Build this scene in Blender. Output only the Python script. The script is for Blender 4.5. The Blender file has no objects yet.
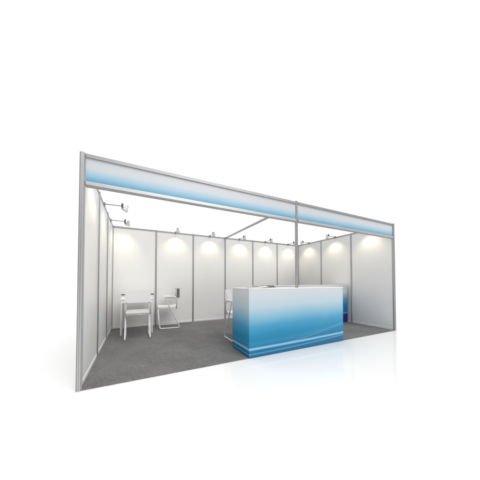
import bpy, bmesh, math, random
from mathutils import Vector, Matrix
random.seed(4)
S = bpy.context.scene
C = S.collection
R = math.radians
W, D, H = 6.0, 3.0, 2.5          # booth width, depth, height in metres

# ------------------------------------------------------------------ materials
def mat(name):
    m = bpy.data.materials.new(name); m.use_nodes = True
    nt = m.node_tree
    return m, nt, nt.nodes['Principled BSDF']

class NB:
    """small node builder for scalar maths"""
    def __init__(s, nt): s.nt = nt
    def m(s, op, a, b=None, c=None, clamp=False):
        n = s.nt.nodes.new('ShaderNodeMath'); n.operation = op; n.use_clamp = clamp
        for i, v in enumerate((a, b, c)):
            if v is None: continue
            if isinstance(v, (int, float)): n.inputs[i].default_value = v
            else: s.nt.links.new(v, n.inputs[i])
        return n.outputs[0]
    def noise(s, vec, scale, detail=3, rough=.55, dist=0):
        n = s.nt.nodes.new('ShaderNodeTexNoise')
        n.inputs['Scale'].default_value = scale; n.inputs['Detail'].default_value = detail
        n.inputs['Roughness'].default_value = rough; n.inputs['Distortion'].default_value = dist
        s.nt.links.new(vec, n.inputs['Vector'])
        return n.outputs['Fac']
    def coords(s):
        n = s.nt.nodes.new('ShaderNodeTexCoord'); x = s.nt.nodes.new('ShaderNodeSeparateXYZ')
        s.nt.links.new(n.outputs['Object'], x.inputs[0])
        return n.outputs['Object'], x.outputs[0], x.outputs[1], x.outputs[2]
    def ramp(s, fac, stops, interp='EASE'):
        n = s.nt.nodes.new('ShaderNodeValToRGB'); n.color_ramp.interpolation = interp
        e = n.color_ramp.elements
        while len(e) < len(stops): e.new(.5)
        for i, (p, c) in enumerate(stops):
            e[i].position = p; e[i].color = (*c, 1)
        s.nt.links.new(fac, n.inputs[0])
        return n.outputs[0]
    def mix(s, fac, a, b):
        n = s.nt.nodes.new('ShaderNodeMix'); n.data_type = 'RGBA'
        for i, v in ((0, fac), (6, a), (7, b)):
            if isinstance(v, (int, float)): n.inputs[i].default_value = v
            elif isinstance(v, tuple): n.inputs[i].default_value = (*v, 1)
            else: s.nt.links.new(v, n.inputs[i])
        return n.outputs[2]
    def bump(s, h, strength, dist, bsdf):
        n = s.nt.nodes.new('ShaderNodeBump'); n.inputs['Strength'].default_value = strength
        n.inputs['Distance'].default_value = dist
        s.nt.links.new(h, n.inputs['Height']); s.nt.links.new(n.outputs[0], bsdf.inputs['Normal'])

def sr(r, g, b):
    f = lambda v: (v/255/12.92) if v/255 <= .04045 else ((v/255+.055)/1.055)**2.4
    return (f(r), f(g), f(b))

def simple(name, col, rough=.5, metal=0., var=.03, nscale=20, bump=0., spec=.5):
    m, nt, b = mat(name); q = NB(nt); o, x, y, z = q.coords()
    n = q.noise(o, nscale)
    lo = tuple(max(0, c*(1-var)) for c in col); hi = tuple(min(1, c*(1+var)) for c in col)
    nt.links.new(q.ramp(n, [(.3, lo), (.7, hi)], 'LINEAR'), b.inputs['Base Color'])
    b.inputs['Metallic'].default_value = metal
    nt.links.new(q.m('MULTIPLY_ADD', n, .05, rough-.025), b.inputs['Roughness'])
    b.inputs['Specular IOR Level'].default_value = spec
    if bump: q.bump(n, bump, .002, b)
    return m

M_FLOOR = simple('glossy_white_floor', (.91, .91, .91), rough=.10, var=.004, nscale=3, spec=.42)
M_PANEL = simple('white_laminate', (.845, .842, .832), rough=.34, var=.012, nscale=2.2, spec=.4)
M_ALU = simple('brushed_aluminium', (.53, .532, .538), rough=.38, metal=.8, var=.03, nscale=4)
M_ALUD = simple('aluminium_rail', (.38, .382, .386), rough=.42, metal=.8, var=.03, nscale=4)
M_SILVER = simple('bright_silver_rail', (.60, .603, .61), rough=.40, metal=.75, var=.03, nscale=3)
M_TUBE = simple('satin_light_metal', (.80, .80, .81), rough=.28, metal=.3, var=.01, nscale=4)
M_WHITE = simple('white_plastic', (.93, .93, .93), rough=.30, var=.01)
M_CREAM = simple('seat_white', (.91, .91, .885), rough=.38, var=.01)
M_DARK = simple('dark_grey_plastic', (.09, .09, .095), rough=.45, var=.08)
M_LAMP = simple('lamp_shell', (.66, .66, .67), rough=.3, metal=.2, var=.02)
M_CHARCOAL = simple('charcoal_grey', (.17, .17, .17), rough=.5, var=.05)
M_GREY = simple('mid_grey_plastic', (.30, .30, .31), rough=.4, var=.05)
M_PAPER = simple('coated_paper', (.84, .84, .82), rough=.35, var=.01)
M_TOP = simple('white_counter_laminate', (.86, .86, .865), rough=.22, var=.008, nscale=5)

def carpet_mat():
    m, nt, b = mat('charcoal_loop_carpet'); q = NB(nt); o, x, y, z = q.coords()
    # fine diagonal rib broken up by the loops
    d1 = q.m('ADD', q.m('MULTIPLY', x, 230.), q.m('MULTIPLY', y, 150.))
    wob = q.m('MULTIPLY', q.noise(o, 7, 2), 9.)
    rib = q.m('MULTIPLY_ADD', q.m('SINE', q.m('ADD', d1, wob)), .5, .5)
    d2 = q.m('ADD', q.m('SUBTRACT', q.m('MULTIPLY', x, 260.), q.m('MULTIPLY', y, 290.)), wob)
    rib2 = q.m('MULTIPLY_ADD', q.m('SINE', d2), .5, .5)
    loops = q.noise(o, 120, 4, .8)
    fleck = q.noise(o, 38, 3, .7)
    worn = q.noise(o, 1.9, 6, .65)
    f = q.m('ADD', q.m('MULTIPLY', rib, .07), q.m('MULTIPLY', rib2, .05))
    f = q.m('ADD', f, q.m('MULTIPLY', loops, .48))
    f = q.m('ADD', f, q.m('MULTIPLY', fleck, .28))
    f = q.m('ADD', f, q.m('MULTIPLY', worn, .26))
    col = q.ramp(f, [(.40, (.072, .072, .073)), (.76, (.300, .298, .294))], 'LINEAR')
    nt.links.new(col, b.inputs['Base Color'])
    b.inputs['Roughness'].default_value = .95
    b.inputs['Specular IOR Level'].default_value = .15
    q.bump(f, .6, .004, b)
    return m
M_CARPET = carpet_mat()

def fascia_mat():
    m, nt, b = mat('printed_fascia_board'); q = NB(nt); o, x, y, z = q.coords()
    n = q.noise(o, 1.2, 2)
    t = q.m('MULTIPLY_ADD', q.m('SUBTRACT', z, 2.18), 1/.27, q.m('MULTIPLY', q.m('SUBTRACT', n, .5), .12))
    col = q.ramp(t, [(.0, sr(70, 150, 190)), (.16, sr(108, 172, 204)), (.38, sr(162, 196, 216)), (.62, sr(202, 210, 217)), (1, sr(207, 209, 213))], 'LINEAR')
    nt.links.new(col, b.inputs['Base Color']); b.inputs['Roughness'].default_value = .3
    return m
M_FASCIA = fascia_mat()

def counter_mat(name, back=False):
    m, nt, b = mat(name); q = NB(nt); o, x, y, z = q.coords()
    n = q.noise(o, 1.1, 2)
    t = q.m('ADD', z, q.m('MULTIPLY', q.m('SUBTRACT', n, .5), .10))
    t = q.m('ADD', t, q.m('MULTIPLY', x, -.022))
    if back:
        col = q.ramp(t, [(.0, sr(30, 34, 125)), (.10, sr(45, 40, 142)), (.22, sr(34, 62, 160)), (.27, sr(30, 120, 185)), (.45, sr(20, 140, 195)), (.62, sr(110, 180, 215)), (.78, sr(215, 222, 228)), (1, sr(226, 227, 229))], 'LINEAR')
    else:
        col = q.ramp(t, [(.0, sr(4, 100, 144)), (.16, sr(6, 118, 162)), (.32, sr(16, 136, 180)), (.45, sr(66, 154, 195)), (.58, sr(128, 184, 210)), (.74, sr(186, 206, 218)), (1, sr(212, 215, 219))], 'LINEAR')
    def line(zc, w, amt, colr):
        nonlocal col
        dd = q.m('ABSOLUTE', q.m('SUBTRACT', z, zc))
        k = q.m('MULTIPLY', q.m('SUBTRACT', 1., q.m('DIVIDE', dd, w), clamp=True), amt, clamp=True)
        col = q.mix(k, col, colr)
    if back:
        line(.27, .035, .9, sr(90, 190, 225))
    else:
        # two pale bands near the floor, sweeping up a little towards the right
        x2 = q.m('MULTIPLY', x, x)
        line(q.m('MULTIPLY_ADD', x2, .008, .130), .026, 1.3, sr(140, 196, 228))
        line(q.m('MULTIPLY_ADD', x2, .016, .055), .016, .8, sr(90, 172, 218))
        # long faint swoosh climbing to the right
        line(q.m('MULTIPLY_ADD', x2, .055, .12),   .016, .22, sr(150, 205, 232))
        line(q.m('MULTIPLY_ADD', x2, .030, .20), .05, .22, sr(70, 170, 215))
    nt.links.new(col, b.inputs['Base Color'])
    b.inputs['Roughness'].default_value = .28
    return m
M_COUNTER = counter_mat('printed_counter_graphic')
M_COUNTER_B = counter_mat('printed_counter_graphic_violet', True)

def emit(name, col, s):
    m, nt, b = mat(name)
    b.inputs['Base Color'].default_value = (*col, 1)
    b.inputs['Emission Color'].default_value = (*col, 1); b.inputs['Emission Strength'].default_value = s
    return m
M_BULB = emit('lamp_bulb', (1, .93, .8), 6)

# ------------------------------------------------------------------ mesh helpers
def box(bm, x0, y0, z0, x1, y1, z1, bev=0.):
    r = bmesh.ops.create_cube(bm, size=1)
    vs = r['verts']
    for v in vs:
        v.co = Vector((x0 if v.co.x < 0 else x1, y0 if v.co.y < 0 else y1, z0 if v.co.z < 0 else z1))
    if bev:
        es = {e for v in vs for e in v.link_edges}
        bmesh.ops.bevel(bm, geom=list(es), offset=bev, segments=2, affect='EDGES', profile=.5)

def tube(bm, pts, r, n=12, fillet=0., cap=True):
    P = [Vector(p) for p in pts]
    if fillet:
        Q = [P[0]]
        for i in range(1, len(P)-1):
            a, b, c = P[i-1], P[i], P[i+1]
            d1 = (a-b); d2 = (c-b)
            f = min(fillet, d1.length*.49, d2.length*.49)
            s = b+d1.normalized()*f; e = b+d2.normalized()*f
            for k in range(7):
                t = k/6; Q.append(s*(1-t)**2+b*2*t*(1-t)+e*t*t)
        Q.append(P[-1]); P = Q
    rings = []
    T = (P[1]-P[0]).normalized()
    up = Vector((0, 0, 1)) if abs(T.z) < .9 else Vector((1, 0, 0))
    N = T.cross(up).normalized()
    for i, p in enumerate(P):
        t = ((P[min(i+1, len(P)-1)]-P[max(i-1, 0)])).normalized()
        N = (N-t*N.dot(t)).normalized(); B = t.cross(N)
        rr = r[i] if isinstance(r, (list, tuple)) else r
        rings.append([bm.verts.new(p+(N*math.cos(2*math.pi*k/n)+B*math.sin(2*math.pi*k/n))*rr) for k in range(n)])
    for a, b in zip(rings, rings[1:]):
        for k in range(n):
            bm.faces.new((a[k], a[(k+1) % n], b[(k+1) % n], b[k])).smooth = True
    if cap:
        bm.faces.new(rings[0][::-1]); bm.faces.new(rings[-1])

def prism(bm, prof, z0, z1):
    lo = [bm.verts.new((x, y, z0)) for x, y in prof]; hi = [bm.verts.new((x, y, z1)) for x, y in prof]
    n = len(prof)
    for k in range(n): bm.faces.new((lo[k], lo[(k+1) % n], hi[(k+1) % n], hi[k]))
    bm.faces.new(lo[::-1]); bm.faces.new(hi)

def post_profile(cx, cy, r=.024):
    """octagonal exhibition extrusion with a groove down each of its eight faces"""
    out = []
    cs = [Vector((math.cos(R(22.5+45*k)), math.sin(R(22.5+45*k))))*r for k in range(8)]
    for k in range(8):
        a, b = cs[k], cs[(k+1) % 8]
        nrm = -((a+b)/2).normalized()*.006
        for p in (a, a.lerp(b, .36), a.lerp(b, .36)+nrm, a.lerp(b, .64)+nrm, a.lerp(b, .64)):
            out.append((cx+p.x, cy+p.y))
    return out

def obj(name, bm, m, parent=None, loc=(0, 0, 0)):
    bmesh.ops.recalc_face_normals(bm, faces=bm.faces)
    me = bpy.data.meshes.new(name); bm.to_mesh(me); bm.free()
    me.materials.append(m)
    o = bpy.data.objects.new(name, me); C.objects.link(o)
    o.location = loc
    if parent: o.parent = parent
    return o

def thing(name, label, cat, loc=(0, 0, 0), rz=0., group=None):
    o = bpy.data.objects.new(name, None); C.objects.link(o)
    o.empty_display_size = .2
    o.location = loc; o.rotation_euler = (0, 0, rz)
    o['label'] = label; o['category'] = cat
    if group: o['group'] = group
    return o
def tag(o, label, cat, group=None):
    o['label'] = label; o['category'] = cat
    if group: o['group'] = group
    return o
def bmn(): return bmesh.new()

# ------------------------------------------------------------------ setting
bm = bmn(); box(bm, -150, -150, -.2, 150, 150, 0)
fl = obj('floor', bm, M_FLOOR); fl['kind'] = 'structure'

bm = bmn(); box(bm, 0.012, -.012, .001, W-.012, D-.012, .009, .003)
tag(obj('carpet', bm, M_CARPET), 'dark grey ribbed carpet covering the whole booth floor', 'carpet')

# ------------------------------------------------------------------ partition walls
PR = .024
def wall(label, p0, p1, nseg, posts, start_trim, end_trim):
    """p0->p1 on the ground; posts = indices that get a post of this wall's own"""
    p0 = Vector(p0); p1 = Vector(p1); L = (p1-p0).length; a = math.atan2((p1-p0).y, (p1-p0).x)
    t = thing('partition_wall', label, 'partition wall', (p0.x, p0.y, 0), a, 'white panel walls of the booth')
    for i in range(nseg+1):
        if i in posts:
            bm = bmn(); prism(bm, post_profile(i*L/nseg-(.006 if i == 0 and nseg == 3 else 0), (-.006 if i == 0 and p0.x > 3 else 0), .029 if i == 0 and nseg == 3 else .024), 0, H+.004)
            obj('post', bm, M_ALU, t)
    for i in range(nseg):
        x0 = i*L/nseg+PR*.8; x1 = (i+1)*L/nseg-PR*.8
        bm = bmn(); box(bm, x0, -.004, .045, x1, .004, H-.038, .0008); obj('panel', bm, M_PANEL, t)
        for z0, z1 in ((.010, .050), (H-.042, H-.002)):
            bm = bmn(); box(bm, x0+.002, -.0115, z0, x1-.002, .0115, z1, .0015)
            obj('rail', bm, M_ALUD if z0 > 1 else M_TOP, t)
    return t
wall('white panelled left side wall of the booth with three panels', (0, .012), (0, D), 3, (0, 1, 2), 0, 0)
wall('long white panelled back wall of the booth behind table and chairs', (0, D), (W, D), 6, range(7), 0, 0)
wall('white panelled right side wall of the booth beside the counters', (W, .012), (W, D), 3, (0, 1, 2), 0, 0)

# ------------------------------------------------------------------ header
t = thing('fascia_header', 'long fascia header fading grey to blue across the booth front', 'fascia')
for x0, x1 in ((.030, 3-.027), (3+.027, W-.030)):
    bm = bmn(); box(bm, x0, .004, 2.195, x1, .010, 2.462, .0008); obj('fascia_board', bm, M_FASCIA, t)
    bm = bmn()
    box(bm, x0+.001, -.014, 2.455, x1-.001, .034, 2.478, .002)
    box(bm, x0+.001, -.009, 2.4775, x1-.001, .034, 2.498, .002)
    obj('top_rail', bm, M_ALUD, t)
    bm = bmn()
    box(bm, x0+.001, -.014, 2.160, x1-.001, .034, 2.200, .003)
    obj('bottom_rail', bm, M_SILVER, t)
    bm = bmn(); box(bm, x0+.001, -.009, 2.146, x1-.001, .029, 2.1597, .002)  # darker strip: the rail's shaded underside put into its colour
    obj('underside_shade', bm, M_GREY, t)

CT = 1.03
bm = bmn(); prism(bm, post_profile(3, .012, .027), CT, H+.012)
tag(obj('aluminium_post', bm, M_ALU), 'slim aluminium post rising from the counter top to the middle of the fascia', 'post')
bm = bmn()
box(bm, 2.980, .036, H-.046, 3.020, D-.024, H-.008, .002)
tag(obj('ceiling_beam', bm, M_ALUD), 'grey aluminium beam spanning overhead from fascia to back wall', 'beam')

# ------------------------------------------------------------------ counters
def counter(label, x0, y0, w, d, h, m):
    t = thing('reception_counter', label, 'counter', (x0, y0, .0), 0, 'printed booth counters')
    b0 = .004
    bm = bmn(); box(bm, 0, 0, b0, w, .018, h-.016, .0015); obj('front_panel', bm, m, t)
    for xa in (0, w-.018):
        bm = bmn(); box(bm, xa+(.0005 if xa == 0 else -.0005), .0182, b0, xa+.018-(.0 if xa == 0 else .0005), d, h-.016, .0015); obj('side_panel', bm, m, t)
    bm = bmn(); box(bm, .02, .06, .5, w-.02, d-.02, .518); obj('shelf', bm, M_WHITE, t)
    bm = bmn(); box(bm, -.004, -.004, h-.0155, w+.004, d+.01, h, .002); obj('counter_top', bm, M_TOP, t)
    return t
counter('large front counter with white to blue graphic, at the open front edge', 2.035, -.022, 2.10, .55, CT, M_COUNTER)
counter('rear counter with violet foot, half hidden behind the front one', 3.08, 1.10, 2.86, .45, 1.045, M_COUNTER_B)

# leaflet and tray on the front counter
bm = bmn()
nx, ny = 16, 3
g = []
for i in range(nx+1):
    u = i/nx
    row = []
    for j in range(ny+1):
        x = -.17+.34*u; y = -.10+.20*j/ny
        z = .003+.026*max(0, u-.35)**1.6*(1.+.35*j/ny)*1.6+.016*max(0, .25-u)
        row.append((x, y, z))
    g.append(row)
top = [[bm.verts.new((x, y, z+.0016)) for x, y, z in r] for r in g]
bot = [[bm.verts.new((x, y, z)) for x, y, z in r] for r in g]
for i in range(nx):
    for j in range(ny):
        bm.faces.new((top[i][j], top[i+1][j], top[i+1][j+1], top[i][j+1])).smooth = True
        bm.faces.new((bot[i][j], bot[i][j+1], bot[i+1][j+1], bot[i+1][j])).smooth = True
for i in range(nx):
    bm.faces.new((top[i][0], bot[i][0], bot[i+1][0], top[i+1][0])); bm.faces.new((top[i][ny], top[i+1][ny], bot[i+1][ny], bot[i][ny]))
for j in range(ny):
    bm.faces.new((top[0][j], top[0][j+1], bot[0][j+1], bot[0][j])); bm.faces.new((top[nx][j], bot[nx][j], bot[nx][j+1], top[nx][j+1]))
lf = obj('leaflet', bm, M_PAPER, None, (2.27, .14, CT)); lf.rotation_euler = (0, 0, R(-14))
tag(lf, 'small pale leaflet curling up on the left end of the front counter', 'leaflet')
t = thing('card_tray', 'flat grey card tray on the front counter beside the leaflet', 'tray', (2.615, .30, CT), R(-3))
bm = bmn(); box(bm, -.115, -.06, 0, .115, .06, .014, .003); obj('tray_base', bm, M_GREY, t)
bm = bmn()
for k in range(5): box(bm, -.105+k*.043, -.05, .0145, -.072+k*.043, .05, .036, .001)
obj('cards', bm, M_CHARCOAL, t)

# ------------------------------------------------------------------ table
t = thing('meeting_table', 'small square white table against the back left, behind the near chair', 'table', (.555, 2.49, .009))
tw, td, th = .325, .325, .762
bm = bmn(); box(bm, -tw, -td, th-.022, tw, td, th, .003); obj('tabletop', bm, M_WHITE, t)
bm = bmn()
for s in (-1, 1):
    box(bm, -tw+.012, s*(td-.022)-.009, th-.090, tw-.012, s*(td-.022)+.009, th-.0225, .001)
    box(bm, s*(tw-.022)-.009, -td+.0315, th-.090, s*(tw-.022)+.009, td-.0315, th-.0225, .001)
obj('apron', bm, M_WHITE, t)
for sx in (-1, 1):
    for sy in (-1, 1):
        bm = bmn(); cx, cy = sx*(tw-.022), sy*(td-.022)
        box(bm, cx-.018, cy-.018, 0, cx+.018, cy+.018, th-.0905, .003); obj('leg', bm, M_TUBE, t)

# ------------------------------------------------------------------ chairs (local: faces -y, origin at centre of the runners)
def make_chair(label):
    t = thing('tubular_chair', label, 'chair', (0, 0, .009), 0, 'white tubular armchairs in the booth')
    r = .0135; hw = .222
    for s in (-1, 1):
        bm = bmn(); x = s*hw
        tube(bm, [(x, -.275, .478), (x, -.240, r), (x, .235, r), (x, -.120, .735), (x, .150, .735), (x, .150, .478)], r, 12, .045)
        tube(bm, [(x*.90, .150, .700), (x*.90, .1565, .940)], r*.55)
        obj('side_frame', bm, M_TUBE, t)
        bm = bmn(); box(bm, x-.024, -.145, .7495, x+.024, .127, .774, .007); obj('armrest', bm, M_WHITE, t)
    for y_, z_ in ((-.225, r*2), (-.268, .478), (.15, .478)):
        bm = bmn(); tube(bm, [(-hw, y_, z_), (hw, y_, z_)], r*.75); obj('crossbar', bm, M_TUBE, t)
    # slightly dished seat
    bm = bmn(); n = 10; prof = []
    for k in range(n+1):
        y = -.285+.455*k/n; prof.append((y, .492+.012*(2*k/n-1)**2-.006*(k == 0)))
    lo = []; hi = []
    for y, z in prof:
        lo.append([bm.verts.new((sx*(hw-.012), y, z)) for sx in (-1, 1)])
        hi.append([bm.verts.new((sx*(hw-.012), y, z+.030)) for sx in (-1, 1)])
    for k in range(n):
        bm.faces.new((hi[k][0], hi[k][1], hi[k+1][1], hi[k+1][0]))
        bm.faces.new((lo[k][0], lo[k+1][0], lo[k+1][1], lo[k][1]))
        for q in (0, 1): bm.faces.new((lo[k][q], lo[k+1][q], hi[k+1][q], hi[k][q]))
    bm.faces.new((lo[0][0], lo[0][1], hi[0][1], hi[0][0])); bm.faces.new((lo[n][0], hi[n][0], hi[n][1], lo[n][1]))
    obj('seat', bm, M_CREAM, t)
    bm = bmn(); box(bm, -hw-.012, -.302, .470, hw+.012, -.2865, .505, .004); obj('seat_edge', bm, M_GREY, t)
    # slightly curved back panel
    bm = bmn(); n = 8; A = []; B = []; hb = hw+.010
    for k in range(n+1):
        x = -(hb-.0045)+2*(hb-.0045)*k/n; y = .173
        A.append([bm.verts.new((x, y-.008, z)) for z in (.722, .960)]); B.append([bm.verts.new((x, y+.008, z)) for z in (.722, .960)])
    for k in range(n):
        bm.faces.new((A[k][0], A[k+1][0], A[k+1][1], A[k][1]))
        bm.faces.new((B[k][0], B[k][1], B[k+1][1], B[k+1][0]))
        for q in (0, 1): bm.faces.new((A[k][q], B[k][q], B[k+1][q], A[k+1][q]))
    bm.faces.new((A[0][0], A[0][1], B[0][1], B[0][0])); bm.faces.new((A[n][0], B[n][0], B[n][1], A[n][1]))
    obj('backrest', bm, M_WHITE, t)
    return t
def copy_thing(t, label, loc, rz, group=None):
    c = t.copy(); C.objects.link(c); c.location = loc; c.rotation_euler = (0, 0, rz); c['label'] = label
    if group: c['group'] = group
    for ch in list(t.children):
        d = ch.copy(); C.objects.link(d); d.parent = c
        for g2 in list(ch.children):
            e = g2.copy(); C.objects.link(e); e.parent = d
    return c
chair = make_chair('white tubular chair seen from behind, pulled up to the square table')
side_chair = copy_thing(chair, 'white tubular chair seen side on by the back wall, right of the table', (1.30, 2.60, .009), R(-96))
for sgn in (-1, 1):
    bm = bmn(); box(bm, sgn*.232-.004, .150, .737, sgn*.232+.004, .218, .960, .0025); obj('backrest_dark_end', bm, M_CHARCOAL, side_chair)  # dark boxes along both backrest ends, on this chair only
copy_thing(chair, 'white tubular chair mostly hidden behind the front counter', (2.385, .93, .009), 0)
for ch in list(chair.children):       # this one stands straight on its four feet
    if ch.name == 'crossbar': bpy.data.objects.remove(ch)
for sgn in (-1, 1):
    bm = bmn(); box(bm, sgn*.262-.032, .135, .862, sgn*.262+.032, .160, .884, .005); obj('back_handle', bm, M_DARK, chair)
chair.location = (.567, 1.90, .009); chair.rotation_euler = (0, 0, R(180))

# ------------------------------------------------------------------ spotlights (local: arm leaves the wall along +y)
LIGHT_W = 8.
def make_lamp(label):
    t = thing('arm_spotlight', label, 'spotlight', (0, 0, H-.002), 0, 'arm spotlights along the wall tops')
    bm = bmn(); box(bm, -.020, -.022, -.045, .020, -.0125, .014, .002); box(bm, -.020, .0125, -.045, .020, .026, .014, .002)
    box(bm, -.020, -.0225, .0142, .020, .0265, .020, .001)
    obj('clamp', bm, M_GREY, t)
    bm = bmn(); tube(bm, [(0, .026, -.004), (0, .285, .004)], .0078, 10)
    obj('arm', bm, M_GREY, t)
    bm = bmn(); box(bm, -.020, .274, -.046, .020, .306, .050, .006); obj('bracket', bm, M_DARK, t)
    # bell shaped head tipped down and back at the wall
    bm = bmn(); n = 20
    prof = [(.0, .046), (.013, .044), (.016, .030), (.020, .010), (.030, -.014), (.040, -.034), (.041, -.040), (.037, -.038), (.026, -.014), (.016, .004), (.0, .006)]
    rings = []
    for r_, z in prof:
        rings.append([bm.verts.new((max(r_, .0004)*math.cos(2*math.pi*k/n), max(r_, .0004)*math.sin(2*math.pi*k/n), z)) for k in range(n)])
    for a, b in zip(rings, rings[1:]):
        for k in range(n): bm.faces.new((a[k], a[(k+1) % n], b[(k+1) % n], b[k])).smooth = True
    h = obj('lamp_head', bm, M_LAMP, t, (0, .350, -.022)); h.scale = (1.4,)*3; h.rotation_euler = (R(-28), 0, 0)
    bm = bmn(); bmesh.ops.create_uvsphere(bm, u_segments=14, v_segments=8, radius=.013)
    bmesh.ops.scale(bm, vec=(1, 1, .7), verts=bm.verts)
    obj('bulb', bm, M_BULB, h, (0, 0, -.012))
    return t
def lamp_light(parent, watt):
    L = bpy.data.lights.new('spot_beam', 'SPOT'); L.energy = watt; L.color = (1, .87, .63)
    L.spot_size = R(106); L.spot_blend = .9; L.shadow_soft_size = .03
    o = bpy.data.objects.new('spot_beam', L); C.objects.link(o); o.parent = parent
    o.location = (0, .318, -.080); o.rotation_euler = (R(-28), 0, 0)
    return o
spots = [  # x, y, rz, label
    (0, .5, -90, 'spotlight on left wall nearest the front corner, behind the fascia'),
    (0, 1.5, -90, 'spotlight whose arm sticks out from the left wall, the higher of the two in view'),
    (0, 2.5, -90, 'spotlight on left wall nearest the back corner, the lower of the two in view'),
    (1.5, D, 180, 'leftmost spotlight on the back wall, above the side-on chair'),
    (2.5, D, 180, 'second spotlight from the left on the back wall, just left of the overhead beam'),
    (3.5, D, 180, 'back wall spotlight just right of the overhead beam'),
    (4.5, D, 180, 'back wall spotlight left of the middle post'),
    (5.5, D, 180, 'back wall spotlight nearest the right corner, by the middle post'),
    (W, 2.5, 90, 'right wall spotlight nearest the back corner, just right of the middle post'),
    (W, 1.5, 90, 'right wall spotlight on the middle panel, under the fascia'),
    (W, .5, 90, 'right wall spotlight nearest the front corner, behind the fascia'),
]
lamp0 = make_lamp(spots[0][3])
for i, (x, y, rz, lab) in enumerate(spots):
    o = lamp0 if i == 0 else copy_thing(lamp0, lab, (x, y, H-.002), R(rz))
    o.location = (x, y, H-.002); o.rotation_euler = (0, 0, R(rz))
for o in [o for o in C.objects if o.name.startswith('arm_spotlight')]:
    L = lamp_light(o, LIGHT_W)
    if abs(o.location.y-2.5) < .01 and o.location.x < 1:      # this one is swivelled towards the back wall
        for c in o.children:
            if c.name.startswith(('lamp_head', 'spot_beam')): c.rotation_euler = (R(-36), 0, R(-62))

# ------------------------------------------------------------------ light, world, camera
w = bpy.data.worlds.new('World'); S.world = w; w.use_nodes = True
nt = w.node_tree; bg = nt.nodes['Background']; q = NB(nt)
# white studio world; dimming added out of view, behind and left, for contrast
tc = nt.nodes.new('ShaderNodeTexCoord'); sx = nt.nodes.new('ShaderNodeSeparateXYZ'); nt.links.new(tc.outputs['Generated'], sx.inputs[0])
back = q.m('MULTIPLY_ADD', q.m('MULTIPLY', sx.outputs[1], -1.), 2.2, -.35, clamp=True)
side = q.m('MULTIPLY_ADD', q.m('MULTIPLY', sx.outputs[0], -1.), 5., -3.6, clamp=True)
k = q.m('MAXIMUM', back, q.m('MULTIPLY', side, .5))
nt.links.new(q.m('MULTIPLY_ADD', k, -.62, 1.08), bg.inputs['Strength'])
bg.inputs[0].default_value = (1, 1, 1, 1)
sun = bpy.data.lights.new('studio_key', 'SUN'); sun.energy = 1.65; sun.angle = R(48); sun.color = (1, .985, .96)
so = bpy.data.objects.new('studio_key', sun); C.objects.link(so)
so.rotation_euler = Vector((-.28, .80, -.85)).to_track_quat('-Z', 'Y').to_euler()

cam = bpy.data.cameras.new('camera'); co = bpy.data.objects.new('camera', cam); C.objects.link(co)
yaw, pit, f, px, py = .4414, .0234, 197.4104, 229.1362, 277.5269
co.location = (.5236, -2.5349, 1.1238); co.rotation_euler = (math.pi/2+pit, 0, -yaw)
cam.sensor_width = 36; cam.lens = f/480*36
cam.shift_x = (240-px)/480; cam.shift_y = (py-240)/480
cam.clip_start = .05; cam.clip_end = 1000
S.camera = co
S.view_settings.view_transform = 'Standard'; S.view_settings.look = 'None'
S.view_settings.exposure = 0; S.view_settings.gamma = 1
S.render.resolution_x = 1024; S.render.resolution_y = 1024
S.cycles.max_bounces = 8; S.cycles.diffuse_bounces = 5
S.cycles.use_denoising = True
